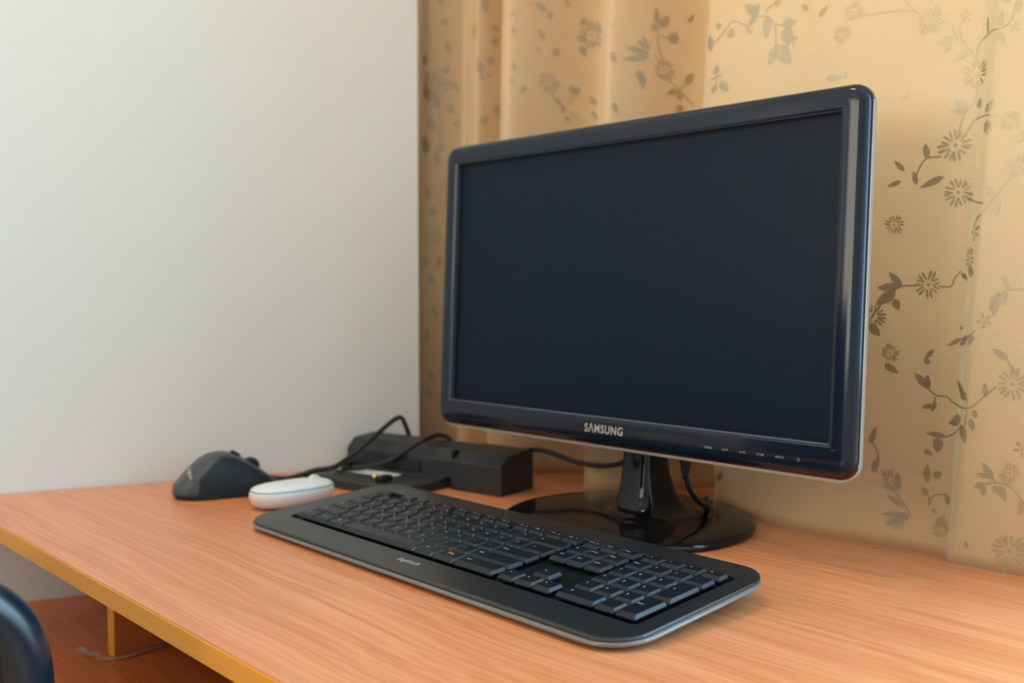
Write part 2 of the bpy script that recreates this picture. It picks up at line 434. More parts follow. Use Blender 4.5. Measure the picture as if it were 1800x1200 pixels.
LEAVES = [(-0.3837,0.4545,-0.397,0.4504,0.4),(-0.3851,0.4514,-0.3906,0.4426,0.4),(-0.3716,0.4414,-0.3809,0.4347,0.5),(-0.3517,0.4502,-0.3542,0.4665,0.3),(-0.3395,0.4533,-0.3374,0.4653,0.35),(-0.3425,0.4493,-0.3356,0.4388,0.5),(-0.3318,0.4714,-0.3386,0.4783,0.5),(-0.3268,0.4622,-0.323,0.4728,0.4),(-0.3718,0.3875,-0.3802,0.4031,0.45),(-0.3718,0.3885,-0.3847,0.3925,0.3),(-0.361,0.391,-0.3584,0.3991,0.6),(-0.3491,0.3839,-0.3422,0.395,0.35),(-0.3473,0.3662,-0.3463,0.3788,0.5),(-0.3226,0.3566,-0.3207,0.3679,0.5),(-0.4029,0.3525,-0.4047,0.3656,0.4),(-0.4111,0.3297,-0.4148,0.3425,0.3),(-0.388,0.3355,-0.4081,0.327,0.25),(-0.3412,0.3127,-0.3471,0.3254,0.3),(-0.3368,0.3138,-0.3377,0.2985,0.25),(-0.4222,0.3431,-0.4313,0.3529,0.3),(-0.4245,0.3341,-0.4369,0.3299,0.3),(-0.3548,0.2509,-0.3637,0.255,0.5),(-0.3715,0.2513,-0.3635,0.2448,0.35),(-0.4229,0.2402,-0.4342,0.253,0.35),(-0.4254,0.2397,-0.4443,0.2387,0.35),(-0.4279,0.2356,-0.4457,0.2236,0.4),(-0.4294,0.2289,-0.4252,0.2187,0.6),(-0.3412,0.2223,-0.3347,0.2342,0.35),(-0.3338,0.2356,-0.3387,0.2153,0.25),(-0.328,0.2356,-0.3313,0.2248,0.3),(-0.3272,0.2374,-0.3319,0.2506,0.25),(-0.3704,0.2022,-0.3693,0.2061,0.8),(-0.3701,0.1948,-0.3826,0.1879,0.25),(-0.3585,0.1971,-0.3712,0.1893,0.3),(-0.3536,0.1982,-0.3583,0.1904,0.35),(-0.4008,0.1771,-0.3939,0.1844,0.4),(-0.3983,0.1711,-0.4018,0.177,0.7),(-0.3981,0.1498,-0.4107,0.1628,0.35),(-0.3986,0.1488,-0.3997,0.1619,0.4),(-0.3585,0.1434,-0.3733,0.1585,0.28),(-0.3599,0.1448,-0.3692,0.157,0.3),(-0.343,0.147,-0.3441,0.1594,0.35),(-0.3259,0.1794,-0.3382,0.1883,0.35),(-0.3637,0.1272,-0.3803,0.12,0.35),(-0.3634,0.1224,-0.3594,0.1058,0.35),(-0.3526,0.1357,-0.3506,0.1281,0.5),(-0.3554,0.1281,-0.3529,0.1177,0.45),(-0.3944,0.1349,-0.4044,0.132,0.4),(-0.392,0.1386,-0.3954,0.1287,0.4),(-0.3822,0.1082,-0.4002,0.1099,0.25),(-0.3891,0.107,-0.39,0.0931,0.6),(-0.3365,0.078,-0.3445,0.092,0.35),(-0.3379,0.0803,-0.3505,0.0815,0.3),(-0.3424,0.0738,-0.3517,0.0696,0.5),(-0.3434,0.0728,-0.3441,0.0629,0.5),(-0.3342,0.074,-0.335,0.0662,0.6),(-0.331,0.074,-0.3259,0.0608,0.45),(-0.3118,0.0639,-0.316,0.0514,0.4),(-0.3987,0.065,-0.3989,0.0819,0.35),(-0.3927,0.0699,-0.3863,0.0768,0.6),(-0.3975,0.0538,-0.4037,0.0607,0.5),(-0.381,0.0573,-0.3792,0.0475,0.55),(-0.3933,0.0432,-0.3907,0.0385,0.6),(-0.4134,0.0334,-0.4363,0.021,0.25),(-0.4186,0.0404,-0.4342,0.0488,0.3),(-0.4144,0.0332,-0.4391,0.0306,0.2),(-0.4265,0.0551,-0.4242,0.07,0.4),(-0.389,0.027,-0.3831,0.0382,0.5),(-0.3565,0.0153,-0.3581,0.0224,0.5),(-0.4377,0.1692,-0.4249,0.162,0.4),(-0.4518,0.2053,-0.4414,0.1951,0.5),(-0.4503,0.0946,-0.4452,0.1109,0.3),(-0.4475,0.0683,-0.4424,0.0848,0.3),(-0.4016,0.0944,-0.394,0.0901,0.5),(-0.5706,0.508,-0.5833,0.5198,0.5),(-0.5756,0.5061,-0.5677,0.5185,0.5),(-0.5494,0.5112,-0.5466,0.5215,0.5),(-0.5583,0.5041,-0.5603,0.4825,0.35),(-0.543,0.4926,-0.5282,0.4932,0.6),(-0.5435,0.4867,-0.5302,0.4763,0.7),(-0.5493,0.4741,-0.5562,0.4565,0.4),(-0.5481,0.4739,-0.5333,0.4541,0.5),(-0.5792,0.4984,-0.5706,0.508,0.4),(-0.6143,0.5008,-0.6125,0.5084,0.6),(-0.6021,0.4912,-0.5944,0.4984,0.7),(-0.6222,0.4804,-0.6241,0.4969,0.4),(-0.6168,0.4555,-0.6136,0.4658,0.6),(-0.6112,0.4472,-0.5998,0.437,0.5),(-0.616,0.4462,-0.6193,0.4369,0.6),(-0.5752,0.4894,-0.5816,0.4972,0.4),(-0.4963,0.4346,-0.4807,0.4339,0.35),(-0.4785,0.432,-0.4764,0.4385,0.4),(-0.5165,0.5017,-0.5226,0.5082,0.6),(-0.5046,0.493,-0.4961,0.5018,0.4),(-0.4615,0.4081,-0.4539,0.4148,0.4),(-0.4261,0.4064,-0.4189,0.413,0.3),(-0.724,0.5325,-0.7243,0.5529,0.3),(-0.7223,0.5308,-0.7162,0.5437,0.5),(-0.7161,0.5145,-0.7115,0.5254,0.8),(-0.726,0.5261,-0.7265,0.5354,0.6),(-0.7302,0.501,-0.7456,0.5085,0.25),(-0.7294,0.5042,-0.7342,0.5212,0.25),(-0.7303,0.4979,-0.7481,0.4942,0.2),(-0.7389,0.4819,-0.7339,0.4728,0.6),(-0.7352,0.4789,-0.7349,0.4634,0.5),(-0.7129,0.4628,-0.7197,0.458,0.5),(-0.7122,0.4615,-0.7113,0.4503,0.5),(-0.7069,0.4693,-0.7013,0.482,0.5),(-0.7102,0.4459,-0.7136,0.4363,0.7),(-0.7319,0.5071,-0.7373,0.5161,0.3),(-0.7579,0.5291,-0.7599,0.5419,0.5),(-0.7581,0.504,-0.7554,0.4913,0.5),(-0.7574,0.4475,-0.7542,0.4348,0.4),(-0.7037,0.5371,-0.6995,0.5466,0.4),(-0.889,0.5368,-0.8873,0.5266,0.9),(-0.8768,0.482,-0.8785,0.4937,0.6),(-0.8781,0.4819,-0.871,0.489,0.6),(-0.8874,0.4678,-0.8913,0.4767,0.5),(-0.8861,0.4678,-0.8857,0.4574,0.5),(-0.8836,0.4554,-0.8817,0.447,0.7),(-0.8558,0.4677,-0.8638,0.4799,0.35),(-0.8563,0.4503,-0.8618,0.461,0.4),(-0.8939,0.5825,-0.9024,0.5911,0.4),(-0.8921,0.571,-0.8896,0.5827,0.4),(-0.8768,0.5875,-0.8799,0.599,0.4),(-0.8722,0.5959,-0.8694,0.6015,0.4),(-0.8972,0.5468,-0.8998,0.5604,0.4),(-0.9019,0.5384,-0.9,0.5295,0.4),(-0.8692,0.541,-0.8649,0.5272,0.5),(-0.9211,0.5537,-0.9238,0.5643,0.5),(-0.9253,0.5195,-0.921,0.5088,0.4),(-0.9272,0.5023,-0.9251,0.4917,0.4),(-0.9269,0.5749,-0.9203,0.5812,0.4),(-0.9129,0.4914,-0.9184,0.4811,0.4),(-0.8685,0.5651,-0.8636,0.5755,0.4),(-1.0937,0.6285,-1.0959,0.6421,0.6),(-1.094,0.6019,-1.0921,0.6135,0.8),(-0.9981,0.6009,-0.9994,0.6187,0.5),(-1.0164,0.57,-1.0143,0.5843,0.4),(-1.0913,0.5639,-1.0927,0.583,0.4),(-0.9938,0.5568,-0.9946,0.5711,0.6),(-0.9951,0.5833,-0.99,0.5768,0.5),(-1.1214,0.55,-1.1163,0.5646,0.6),(-1.0973,0.5368,-1.092,0.5486,0.6),(-1.006,0.5208,-1.0067,0.5391,0.5),(-0.9985,0.5323,-0.998,0.5447,0.7),(-1.0041,0.5136,-1.006,0.5208,0.7),(-1.0007,0.5175,-0.999,0.5228,0.7),(-1.0887,0.5179,-1.0953,0.5292,0.4),(-1.091,0.5217,-1.0836,0.514,0.4),(-1.1145,0.5021,-1.118,0.5221,0.6),(-1.1042,0.4902,-1.1061,0.5057,0.6),(-1.0928,0.4829,-1.0954,0.4983,0.6),(-0.9986,0.4703,-0.9952,0.4816,0.7),(-1.0089,0.4585,-1.0024,0.4662,0.6),(-1.1096,0.459,-1.1131,0.4786,0.5),(-1.0911,0.4634,-1.088,0.4751,0.6),(-1.1182,0.4279,-1.1234,0.4521,0.5),(-1.1071,0.4121,-1.109,0.4317,0.5),(-1.1161,0.3646,-1.119,0.3805,0.5),(-1.1115,0.3409,-1.1146,0.3567,0.5),(-1.1208,0.2691,-1.1217,0.2851,0.5),(-1.1163,0.2451,-1.1183,0.2611,0.5),(-1.114,0.1968,-1.1173,0.213,0.5),(-1.123,0.1645,-1.1234,0.1807,0.5),(-1.1109,0.2692,-1.1081,0.2852,0.5),(-1.1232,0.1239,-1.1214,0.1075,0.5),(-1.124,0.083,-1.1257,0.0994,0.5),(-1.1091,0.4277,-1.1015,0.4397,0.5),(-0.9113,0.0134,-0.9153,0.0247,0.4),(-0.7837,0.0313,-0.7785,0.0415,0.4),(-0.6511,0.0266,-0.6404,0.0381,0.4)]
STEMS = [[(-0.471,0.4882),(-0.4552,0.4865),(-0.44,0.4863),(-0.4202,0.4838),(-0.4128,0.479)],[(-0.4252,0.4936),(-0.4202,0.4868),(-0.4143,0.4818)],[(-0.3935,0.4693),(-0.3853,0.4659),(-0.3813,0.4541),(-0.3717,0.4443),(-0.3654,0.4356),(-0.3638,0.4287)],[(-0.3768,0.463),(-0.3776,0.4549),(-0.3717,0.4453)],[(-0.364,0.4344),(-0.3623,0.4437),(-0.356,0.4495),(-0.3403,0.4511),(-0.3315,0.455),(-0.3281,0.4625),(-0.3252,0.4732)],[(-0.3629,0.4104),(-0.3636,0.3985),(-0.3718,0.3895),(-0.3749,0.3806),(-0.377,0.3712)],[(-0.3699,0.3718),(-0.3631,0.3816),(-0.3478,0.3818),(-0.3364,0.3799)],[(-0.3909,0.3529),(-0.4029,0.3525),(-0.4086,0.346),(-0.4123,0.3373)],[(-0.3683,0.3145),(-0.348,0.3089),(-0.3412,0.3118),(-0.3326,0.3229),(-0.324,0.3315)],[(-0.3412,0.3118),(-0.35,0.3006),(-0.3572,0.2916)],[(-0.3716,0.2537),(-0.3773,0.2464),(-0.3801,0.24),(-0.3908,0.24)],[(-0.4095,0.2406),(-0.4229,0.2402),(-0.4345,0.2325),(-0.4431,0.221),(-0.4508,0.2105)],[(-0.3411,0.22),(-0.3346,0.2318),(-0.3259,0.2374),(-0.315,0.2374)],[(-0.3729,0.1937),(-0.3585,0.1971),(-0.3523,0.2031)],[(-0.3982,0.161),(-0.3981,0.1493),(-0.3905,0.1438),(-0.3821,0.1434),(-0.3745,0.1375),(-0.3584,0.1366),(-0.3513,0.1406),(-0.3421,0.15),(-0.3345,0.1562)],[(-0.3595,0.1496),(-0.3584,0.14)],[(-0.3268,0.1794),(-0.32,0.1689)],[(-0.3633,0.12),(-0.3817,0.1082),(-0.3942,0.1095)],[(-0.392,0.1427),(-0.3944,0.1334)],[(-0.3583,0.1352),(-0.3605,0.1179)],[(-0.3424,0.0738),(-0.3319,0.0763),(-0.3207,0.073),(-0.3118,0.0615)],[(-0.3389,0.0816),(-0.3333,0.0761)],[(-0.3974,0.0436),(-0.3935,0.0534),(-0.381,0.0573)],[(-0.3975,0.0538),(-0.3959,0.0464)],[(-0.4397,0.0719),(-0.4344,0.0619),(-0.4187,0.043),(-0.4134,0.0334)],[(-0.3219,0.0121),(-0.3262,0.0017)],[(-0.4504,0.0999),(-0.4424,0.0848),(-0.4448,0.0686)],[(-0.5493,0.4741),(-0.5509,0.4935),(-0.5583,0.503),(-0.5706,0.5052),(-0.5798,0.4986),(-0.5959,0.5054),(-0.6088,0.4953),(-0.6209,0.486)],[(-0.5509,0.4951),(-0.5424,0.492)],[(-0.6216,0.4516),(-0.608,0.4553)],[(-0.6168,0.4537),(-0.6146,0.446)],[(-0.5614,0.5091),(-0.5513,0.5153)],[(-0.724,0.5325),(-0.7238,0.5108),(-0.7213,0.4954)],[(-0.7235,0.522),(-0.716,0.5189)],[(-0.7266,0.5013),(-0.7232,0.4922)],[(-0.7182,0.4738),(-0.7129,0.4647),(-0.7072,0.4554),(-0.702,0.446)],[(-0.7122,0.4615),(-0.7069,0.4693)],[(-0.8953,0.4849),(-0.8873,0.4699),(-0.8778,0.4555),(-0.8724,0.4507)],[(-0.8768,0.482),(-0.8809,0.468)],[(-0.8939,0.5812),(-0.889,0.5746)],[(-1.0145,0.5696),(-1.0076,0.5865)],[(-1.0078,0.5428),(-1.005,0.5136)],[(-1.1042,0.5135),(-1.1031,0.4591),(-1.1098,0.4041)],[(-0.8671,0.5341),(-0.8567,0.5443)]]

# the repeat of the weave goes on behind the monitor and past the edge of the picture
def repeat(dx, dz, x0, x1, z0, z1):
    ok = lambda x, z: x0 < x < x1 and z0 < z < z1
    src = lambda x: x > -.52
    FLOWERS.extend([(x + dx, z + dz, r) for x, z, r in F0 if src(x) and ok(x + dx, z + dz)])
    LEAVES.extend([(a + dx, b + dz, c + dx, d + dz, w) for a, b, c, d, w in L0 if src(a) and src(c) and ok(a + dx, b + dz) and ok(c + dx, d + dz)])
    STEMS.extend([[(x + dx, z + dz) for x, z in s] for s in S0 if all(src(x) and ok(x + dx, z + dz) for x, z in s)])
F0, L0, S0 = list(FLOWERS), list(LEAVES), list(STEMS)
repeat(.120, -.06, -.300, -.215, .01, .60)
repeat(-.180, -.02, -.80, -.52, .08, .33)
repeat(-.360, .03, -.92, -.72, .08, .33)
repeat(-.02, .50, -.56, -.22, .62, 1.1)
repeat(-.30, .53, -.90, -.56, .62, 1.1)
for (x, z, r) in FLOWERS:
    k = slope(x, z); polys = []
    n = rnd.choice((7, 8)) if r > .008 else 5
    a0 = rnd.random() * 6
    for i in range(n):
        a = a0 + 2 * math.pi * i / n + rnd.uniform(-.12, .12); q = rnd.uniform(.82, 1.08)
        c_, s_ = math.cos(a) * r, math.sin(a) * r
        if r > .008:                            # two half petals with a bare vein between them
            for sd in (-1, 1):
                o_ = sd * .105
                polys.append(drop(x + (c_ * .30 - s_ * o_) / k, z + s_ * .30 + c_ * o_, x + (c_ * q - s_ * o_ * 1.5) / k, z + s_ * q + c_ * o_ * 1.5, .30, k, 6, True))
        else:
            polys.append(drop(x + c_ * .28 / k, z + s_ * .28, x + c_ * q / k, z + s_ * q, .60, k, 6, True))
    m_ = 8
    polys.append([(x + .13 * r * math.cos(2 * math.pi * i / m_) / k, z + .13 * r * math.sin(2 * math.pi * i / m_)) for i in range(m_)])
    decal('woven_flower', polys)
for (ax, az, bx, bz, w) in LEAVES:
    decal('woven_leaf', [drop(ax, az, bx, bz, w * 1.15, slope((ax + bx) / 2, az))])
for s in STEMS:
    P = spline([(x, 0, z) for x, z in s], 5)
    v = []; f = []
    for i, p in enumerate(P):
        t = (P[min(i + 1, len(P) - 1)] - P[max(i - 1, 0)]).normalized()
        k = slope(p.x, p.z); hw = .00075
        v += [cpt(p.x - t.z * hw / k, p.z + t.x * hw, .0005), cpt(p.x + t.z * hw / k, p.z - t.x * hw, .0005)]
        if i: f.append((2 * i - 2, 2 * i - 1, 2 * i + 1, 2 * i))
    obj('woven_stem', mesh(v, f), M['pattern'], curtain, smooth=True)

rail = thing('curtain_rail', 'slim metal curtain rail along the top of the flowered curtain', 'curtain rail', (-.3, .885, 2.345))
obj('rod', tube([(-.90, 0, .028), (1.98, 0, .028)], .010, 14), M['lamp_metal'], rail, smooth=True)
for x in (-.905, 2.0):
    obj('finial', lathe([(.004, -.02), (.016, -.014), (.020, 0), (.016, .014), (.004, .02)], 16), M['lamp_metal'], rail, (x, 0, .028), (0, math.pi / 2, 0), True)
for x in (-.80, 1.9):
    obj('bracket', box_bm(x - .008, x + .008, .012, .364, .015, .045, .002, 1), M['lamp_metal'], rail)

# ---------------------------------------------------------------- monitor
mon = thing('monitor', 'glossy black widescreen monitor switched off on a round glossy foot', 'monitor', (-.66, .781, Z0))
ROOT = Vector((-.66, .781, 0))
PO = Vector((-.6596, .7391, .1113)); tl, my = .0467, .0137
ex = Vector((math.cos(my), math.sin(my), 0)); ez = Vector((-math.sin(my) * math.sin(tl), math.cos(my) * math.sin(tl), math.cos(tl))); ey = ez.cross(ex)
PM = Matrix(((ex.x, ey.x, ez.x, PO.x - ROOT.x), (ex.y, ey.y, ez.y, PO.y - ROOT.y), (ex.z, ey.z, ez.z, PO.z), (0, 0, 0, 1)))
IN, OUT, CLR = (-.2394, .2394, 0.0, .2710, .0008), (-.2622, .2622, -.0282, .2930, .0165), (-.2625, .2625, -.0326, .2935, .0180)
def pring(b, d, grow=0.0, n=8):
    x0, x1, z0, z1, r = b
    return [(u, d, w) for u, w in rrect(x0 - grow, x1 + grow, z0 - grow, z1 + grow, max(.0004, r + grow), n)]
def mixb(t):
    return tuple(a + (b - a) * t for a, b in zip(IN[:4], OUT[:4])) + (IN[4] + (OUT[4] - IN[4]) * t ** 1.3,)
def panel(name, me, m, smooth=False):
    me.transform(PM); return obj(name, me, m, mon, smooth=smooth)
prof = [(.030, .0007), (.06, .0002), (.15, 0), (.38, 0), (.52, .0002), (.66, .0006), (.78, .0015), (.88, .0031), (.95, .0054), (1.0, .0090), (1.0, .0125), (.96, .0130)]
panel('bezel', loft([pring(mixb(t), d) for t, d in prof]), M['satin_black'], True)
panel('screen_lip', loft([pring(mixb(t), d) for t, d in ((0, .0085), (0, .0016), (.030, .0007))]), M['lip'])
panel('screen', loft([pring(IN, .0088, .003), pring(IN, .0075, .0012), pring(IN, .0072, -.004)], True, True), M['screen'])
panel('rear_shell', loft([pring(OUT, .0125, -.001), pring(OUT, .016, -.004), pring(OUT, .026, -.035), pring(OUT, .040, -.075), pring(OUT, .044, -.09)], True, True), M['back_black'], False)
tr = panel('clear_trim', loop_loft([pring(OUT, .0092, -.002), pring(CLR, .0088, -.0012), pring(CLR, .0096, -.0002), pring(CLR, .0150, 0), pring(CLR, .0160, -.001), pring(OUT, .0160, -.002)]), M['clear'], True)
tr['label'] = 'clear acrylic rim'
def bottom_run(d, grow, n=8):
    x0, x1, z0, z1, r = OUT; r += grow
    out = []
    for cx, a0 in ((x0 + OUT[4], 200), (x1 - OUT[4], 270)):
        for k in range(n + 1):
            a = math.radians(a0 + 70 * k / n); out.append((cx + r * math.cos(a), d, z0 + OUT[4] + r * math.sin(a)))
    return out
ac = panel('accent_line', loft([bottom_run(.0070, -.0006), bottom_run(.0078, .0010), bottom_run(.0088, .0012), bottom_run(.0091, -.0004)], closed=False), M['burgundy'])
ac['label'] = 'thin burgundy line along the rim'
def on_panel(name, me, u, w, m, d=-.0009, parent=mon):
    me = me.copy(); me.transform(Matrix.Rotation(math.pi / 2, 4, 'X'))       # text plane -> panel plane, facing the viewer
    me.transform(Matrix.Translation((u, d, w))); me.transform(PM)
    me.materials.clear()
    return obj(name, me, m, mon)
lg = on_panel('brand_lettering', text_mesh('S\u039bMSUNG', .0116, .00018, 0, .86, space=1.14), -.0012, -.0118, M['silver'], -.0012)
lg['label'] = 'silver brand lettering'
def flat(polys, thick=.00015):
    v = []; f = []
    for p in polys:
        b = len(v); n = len(p); v += [(x, y, thick) for x, y in p]; f.append(tuple(range(b, b + n)))
    return mesh(v, f)
def rect_outline(x0, x1, y0, y1, t):
    return [[(x0, y0), (x1, y0), (x1, y0 + t), (x0, y0 + t)], [(x0, y1 - t), (x1, y1 - t), (x1, y1), (x0, y1)], [(x0, y0), (x0 + t, y0), (x0 + t, y1), (x0, y1)], [(x1 - t, y0), (x1, y0), (x1, y1), (x1 - t, y1)]]
slash = [[(-.0004, -.0010), (-.0001, -.0010), (.0005, .0010), (.0002, .0010)]]
def shift(polys, dx): return [[(x + dx, y) for x, y in p] for p in polys]
tri_dn, tri_up = [[(-.0009, .0008), (0, -.0009), (.0009, .0008)]], [[(-.0009, -.0008), (.0009, -.0008), (0, .0009)]]
boxo = rect_outline(-.0012, .0012, -.0009, .0009, .0003)
pw = []
for i in range(14):
    a, b_ = math.radians(125 + 290 * i / 14), math.radians(125 + 290 * (i + 1) / 14)
    pw.append([(.0014 * math.cos(a), .0014 * math.sin(a)), (.0014 * math.cos(b_), .0014 * math.sin(b_)), (.0010 * math.cos(b_), .0010 * math.sin(b_)), (.0010 * math.cos(a), .0010 * math.sin(a))])
pw.append([(-.0002, .0003), (.0002, .0003), (.0002, .0019), (-.0002, .0019)])
marks = [(.1234, text_mesh('MENU', .0030)), (.1416, flat(shift(boxo, -.0021) + slash + shift(tri_dn, .0020))), (.1593, flat(shift(tri_up, -.0018) + slash + shift(boxo, .0022))),
         (.1772, flat(shift(boxo, -.0021) + slash + shift(boxo, .0022) + shift([[(-.0004, -.0004), (.0004, -.0004), (.0004, .0004), (-.0004, .0004)]], .0022))), (.1960, text_mesh('AUTO', .0030)), (.2140, flat(pw))]
for u, me in marks:
    on_panel('button_mark', me, u, -.0158, M['grey_print'], -.0012)
on_panel('indicator_lamp', flat([[(-.0022, -.0010), (.0022, -.0010), (.0022, .0010), (-.0022, .0010)]]), .2445, -.0045, M['back_black'], -.0006)

BR = .1275
obj('foot', lathe([(BR - .0050, 0), (BR - .0012, .0008), (BR, .0034), (BR, .0056), (BR - .0012, .0080), (BR - .0045, .0092), (BR * .7, .0098), (BR * .35, .0102), (.004, .0104)], 96), M['gloss_black'], mon, (0, -.007, 0), smooth=True)
def sring(cx, cy, z, hx, hy, p=2.5, n=36):
    out = []
    for i in range(n):
        a = 2 * math.pi * i / n; c_, s_ = math.cos(a), math.sin(a)
        out.append((cx + hx * math.copysign(abs(c_) ** (2 / p), c_), cy + hy * math.copysign(abs(s_) ** (2 / p), s_), z))
    return out
obj('neck', loft([sring(.004 + (hx - .0178) * .30, .015 + (hy - .015) * .2, z, hx, hy, p) for z, hx, hy, p in ((.0096, .056, .058, 2.0), (.0106, .047, .050, 2.1), (.0128, .038, .042, 2.4), (.0170, .0300, .035, 3.0), (.0230, .0255, .030, 3.8), (.0330, .0218, .0255, 4.4), (.0480, .0194, .0215, 5.0), (.066, .0182, .0190, 5.0), (.090, .0178, .0170, 5.0), (.15, .0178, .0150, 5.0))], False, True), M['gloss_black'], mon, smooth=True)
obj('hinge_block', box_bm(-.045, .045, -.012, .012, .112, .165, .004), M['back_black'], mon)

# ---------------------------------------------------------------- keyboard
KX, KY = -.913, .480
KW, KD = .498, .180
kb = thing('keyboard', 'wide black wireless keyboard with a palm rest and clear edge in front of the monitor', 'keyboard', (KX, KY, Z0))
SL = .075
def zp(y): return .0090 + SL * y
def kring(inset, dz, r=.030, x0=0, x1=KW, y0=0, y1=KD, n=8):
    out = []
    for x, y in rrect(x0 + inset, x1 - inset, y0 + inset, y1 - inset, max(.001, r - inset), n):
        out.append((x, y, zp(y) + dz))
    return out
HX0, HX1, HY0, HY1 = .0332, .4822, .0340, .1520
hole = lambda dz, g=0.0: [(x, y, zp(y) + dz) for x, y in rrect(HX0 - g, HX1 + g, HY0 - g, HY1 + g, .005, 8)]
obj('top_shell', loop_loft([kring(.001, -.0030), kring(0, -.0022), kring(0, -.0012), kring(.0007, -.0004), kring(.0024, 0), hole(.0, .0012), hole(-.0004, .0003), hole(-.0036)]), M['kb_shell'], kb)
obj('key_well', loft([hole(-.0044, .002), hole(-.0034, .002), hole(-.0033, 0)], True, True), M['kb_well'], kb)
def tray(inset, dz, flo=False):
    r = kring(inset, dz, .03)
    return [(x, y, max(.0014, z)) for x, y, z in r]
obj('bottom_tray', loft([tray(.020, -.0105), tray(.012, -.0085), tray(.010, -.0030)], True, True), M['kb_well'], kb)
ce = obj('clear_edge', loop_loft([kring(.006, -.0064), kring(-.0014, -.0060, .034), kring(-.0023, -.0050, .034), kring(-.0020, -.0038, .034), kring(-.0006, -.0029, .031), kring(.006, -.0031)]), M['clear_edge'], kb, smooth=True)
ce['label'] = 'clear acrylic edge showing round the black shell'
for x in (.05, .44):
    obj('foot_pad', box_bm(x - .015, x + .015, .016, .024, 0, .0020, .0004, 1), M['rubber'], kb)
    obj('tilt_foot', box_bm(x - .018, x + .018, .150, .160, 0, .0125, .002, 2), M['kb_well'], kb)
lt = text_mesh('logitech', .0088, .0001, .12)
o = obj('brand_lettering', lt.copy(), M['grey_print'], kb, (.2485, .0195, zp(.0195) + .0001), (math.atan(SL), 0, 0)); o['label'] = 'pale grey brand lettering on the palm rest'

U = .0196; PY = .0190; KH = .0042
_keys = {}
def key_mesh(w, d, front=.0030, h=KH):
    k = (round(w, 5), round(d, 5), front, h)
    if k in _keys: return _keys[k]
    def ring(l, f, r, b, z, c):
        x0, x1, y0, y1 = l, w - r, f, d - b
        return [(x0 + c, y0, z), (x1 - c, y0, z), (x1, y0 + c, z), (x1, y1 - c, z), (x1 - c, y1, z), (x0 + c, y1, z), (x0, y1 - c, z), (x0, y0 + c, z)]
    me = loft([ring(0, 0, 0, 0, 0, .0008), ring(0, 0, 0, 0, h * .30, .0009), ring(.0014, front * .82, .0014, .0008, h * .90, .0010), ring(.0022, front, .0022, .0014, h, .0012)], False, True)
    _keys[k] = me
    return me
_quad = flat([[(-.0011, -.0006), (.0011, -.0006), (.0011, .0006), (-.0011, .0006)]])
tilt = math.atan(SL)
def key(u0, row, wu, text='', hu=1.0, orange=False, dy=None, dd=None, size=.0040, front=.0030, mark=False):
    g = .0008
    w = wu * U - 2 * g; d = (hu * PY if dd is None else dd) - 2 * g
    x = .037 + u0 * U + g; y = (.038 + row * PY if dy is None else dy) + g
    k = obj('key', key_mesh(w, d, front), M['key'], kb, (x, y, zp(y) - .0032 + .0022), (tilt, 0, 0))
    if text:
        t = text_mesh(text, size)
        if len(t.vertices):
            lx = min(w * .5, .0062 if wu < 1.3 else (.5 * w if orange else .0085))
            o = obj('legend', None if False else t, None, k, (lx, front * .4 + d * .55, KH + .00005))
            o.data = t
            if not o.material_slots or len(t.materials) == 0: t.materials.append(M['legend'])
            o.material_slots[0].link = 'OBJECT'; o.material_slots[0].material = M['legend_orange'] if orange else M['legend']
    if mark:
        o = obj('legend', _quad, M['legend_orange'], k, (w * .70, d * .58, KH + .0001))
    return k
for r, x0, names in ((4, 0, '` 1 2 3 4 5 6 7 8 9 0 - ='), (3, 1.5, 'Q W E R T Y U I O P [ ]'), (2, 1.75, "A S D F G H J K L ; '"), (1, 2.25, 'Z X C V B N M , . /')):
    for i, s in enumerate(names.split()): key(x0 + i, r, 1, s)
key(13, 4, 2, '\u2190'); key(0, 3, 1.5, 'Tab', size=.003); key(13.5, 3, 1.5, '\\')
key(0, 2, 1.75, 'Caps', size=.003); key(12.75, 2, 2.25, 'Enter', size=.003)
key(0, 1, 2.25, 'Shift', size=.003); key(12.25, 1, 2.75, 'Shift', size=.003)
for u0, w, s, org in ((0, 1.4, 'Ctrl', 0), (1.4, 1.3, 'Start', 0), (2.7, 1.3, 'Alt', 0), (4.0, 5.85, '', 0), (9.85, 1.25, 'Alt', 0), (11.1, 1.4, 'FN', 1), (12.5, 2.5, 'Ctrl', 0)):
    key(u0, 0, w, s, orange=bool(org), size=.0055 if org else .003, front=.0042)
AX = 15.25
for u0, s in ((AX, '\u25c4'), (AX + 1, '\u25bc'), (AX + 2, '\u25ba')): key(u0, 0, 1, '\u2022', size=.006)
key(AX + 1, 1, 1, '\u2022', size=.006)
for i, s in enumerate(('Ins', 'Home', 'PgUp')): key(AX + i, 4, 1, s, size=.0028)
for i, s in enumerate(('Del', 'End', 'PgDn')): key(AX + i, 3, 1, s, size=.0028)
NX = 18.5
for i, s in enumerate(('Num', '/', '*', '-')): key(NX + i, 4, 1, s, size=.0028 if i == 0 else .004)
for r, row in ((3, '789'), (2, '456'), (1, '123')):
    for i, s in enumerate(row): key(NX + i, r, 1, s)
key(NX + 3, 2, 1, '+', hu=2); key(NX + 3, 0, 1, 'Enter', hu=2, size=.0026); key(NX, 0, 2, '0'); key(NX + 2, 0, 1, '.')
FY, FD = .038 + 5 * PY + .0016, .0150
key(0, 5, 1.1, 'Esc', dy=FY, dd=FD, size=.0028)
for i in range(12):
    key((2.0, 6.4, 10.8)[i // 4] + (i % 4) * 1.05, 5, 1.05, 'F%d' % (i + 1), dy=FY, dd=FD, size=.0030, mark=True)
for i, s in enumerate(('PrtSc', 'ScrLk', 'Pause')): key(AX + i, 5, 1, s, dy=FY, dd=FD, size=.0024, mark=(i == 0))
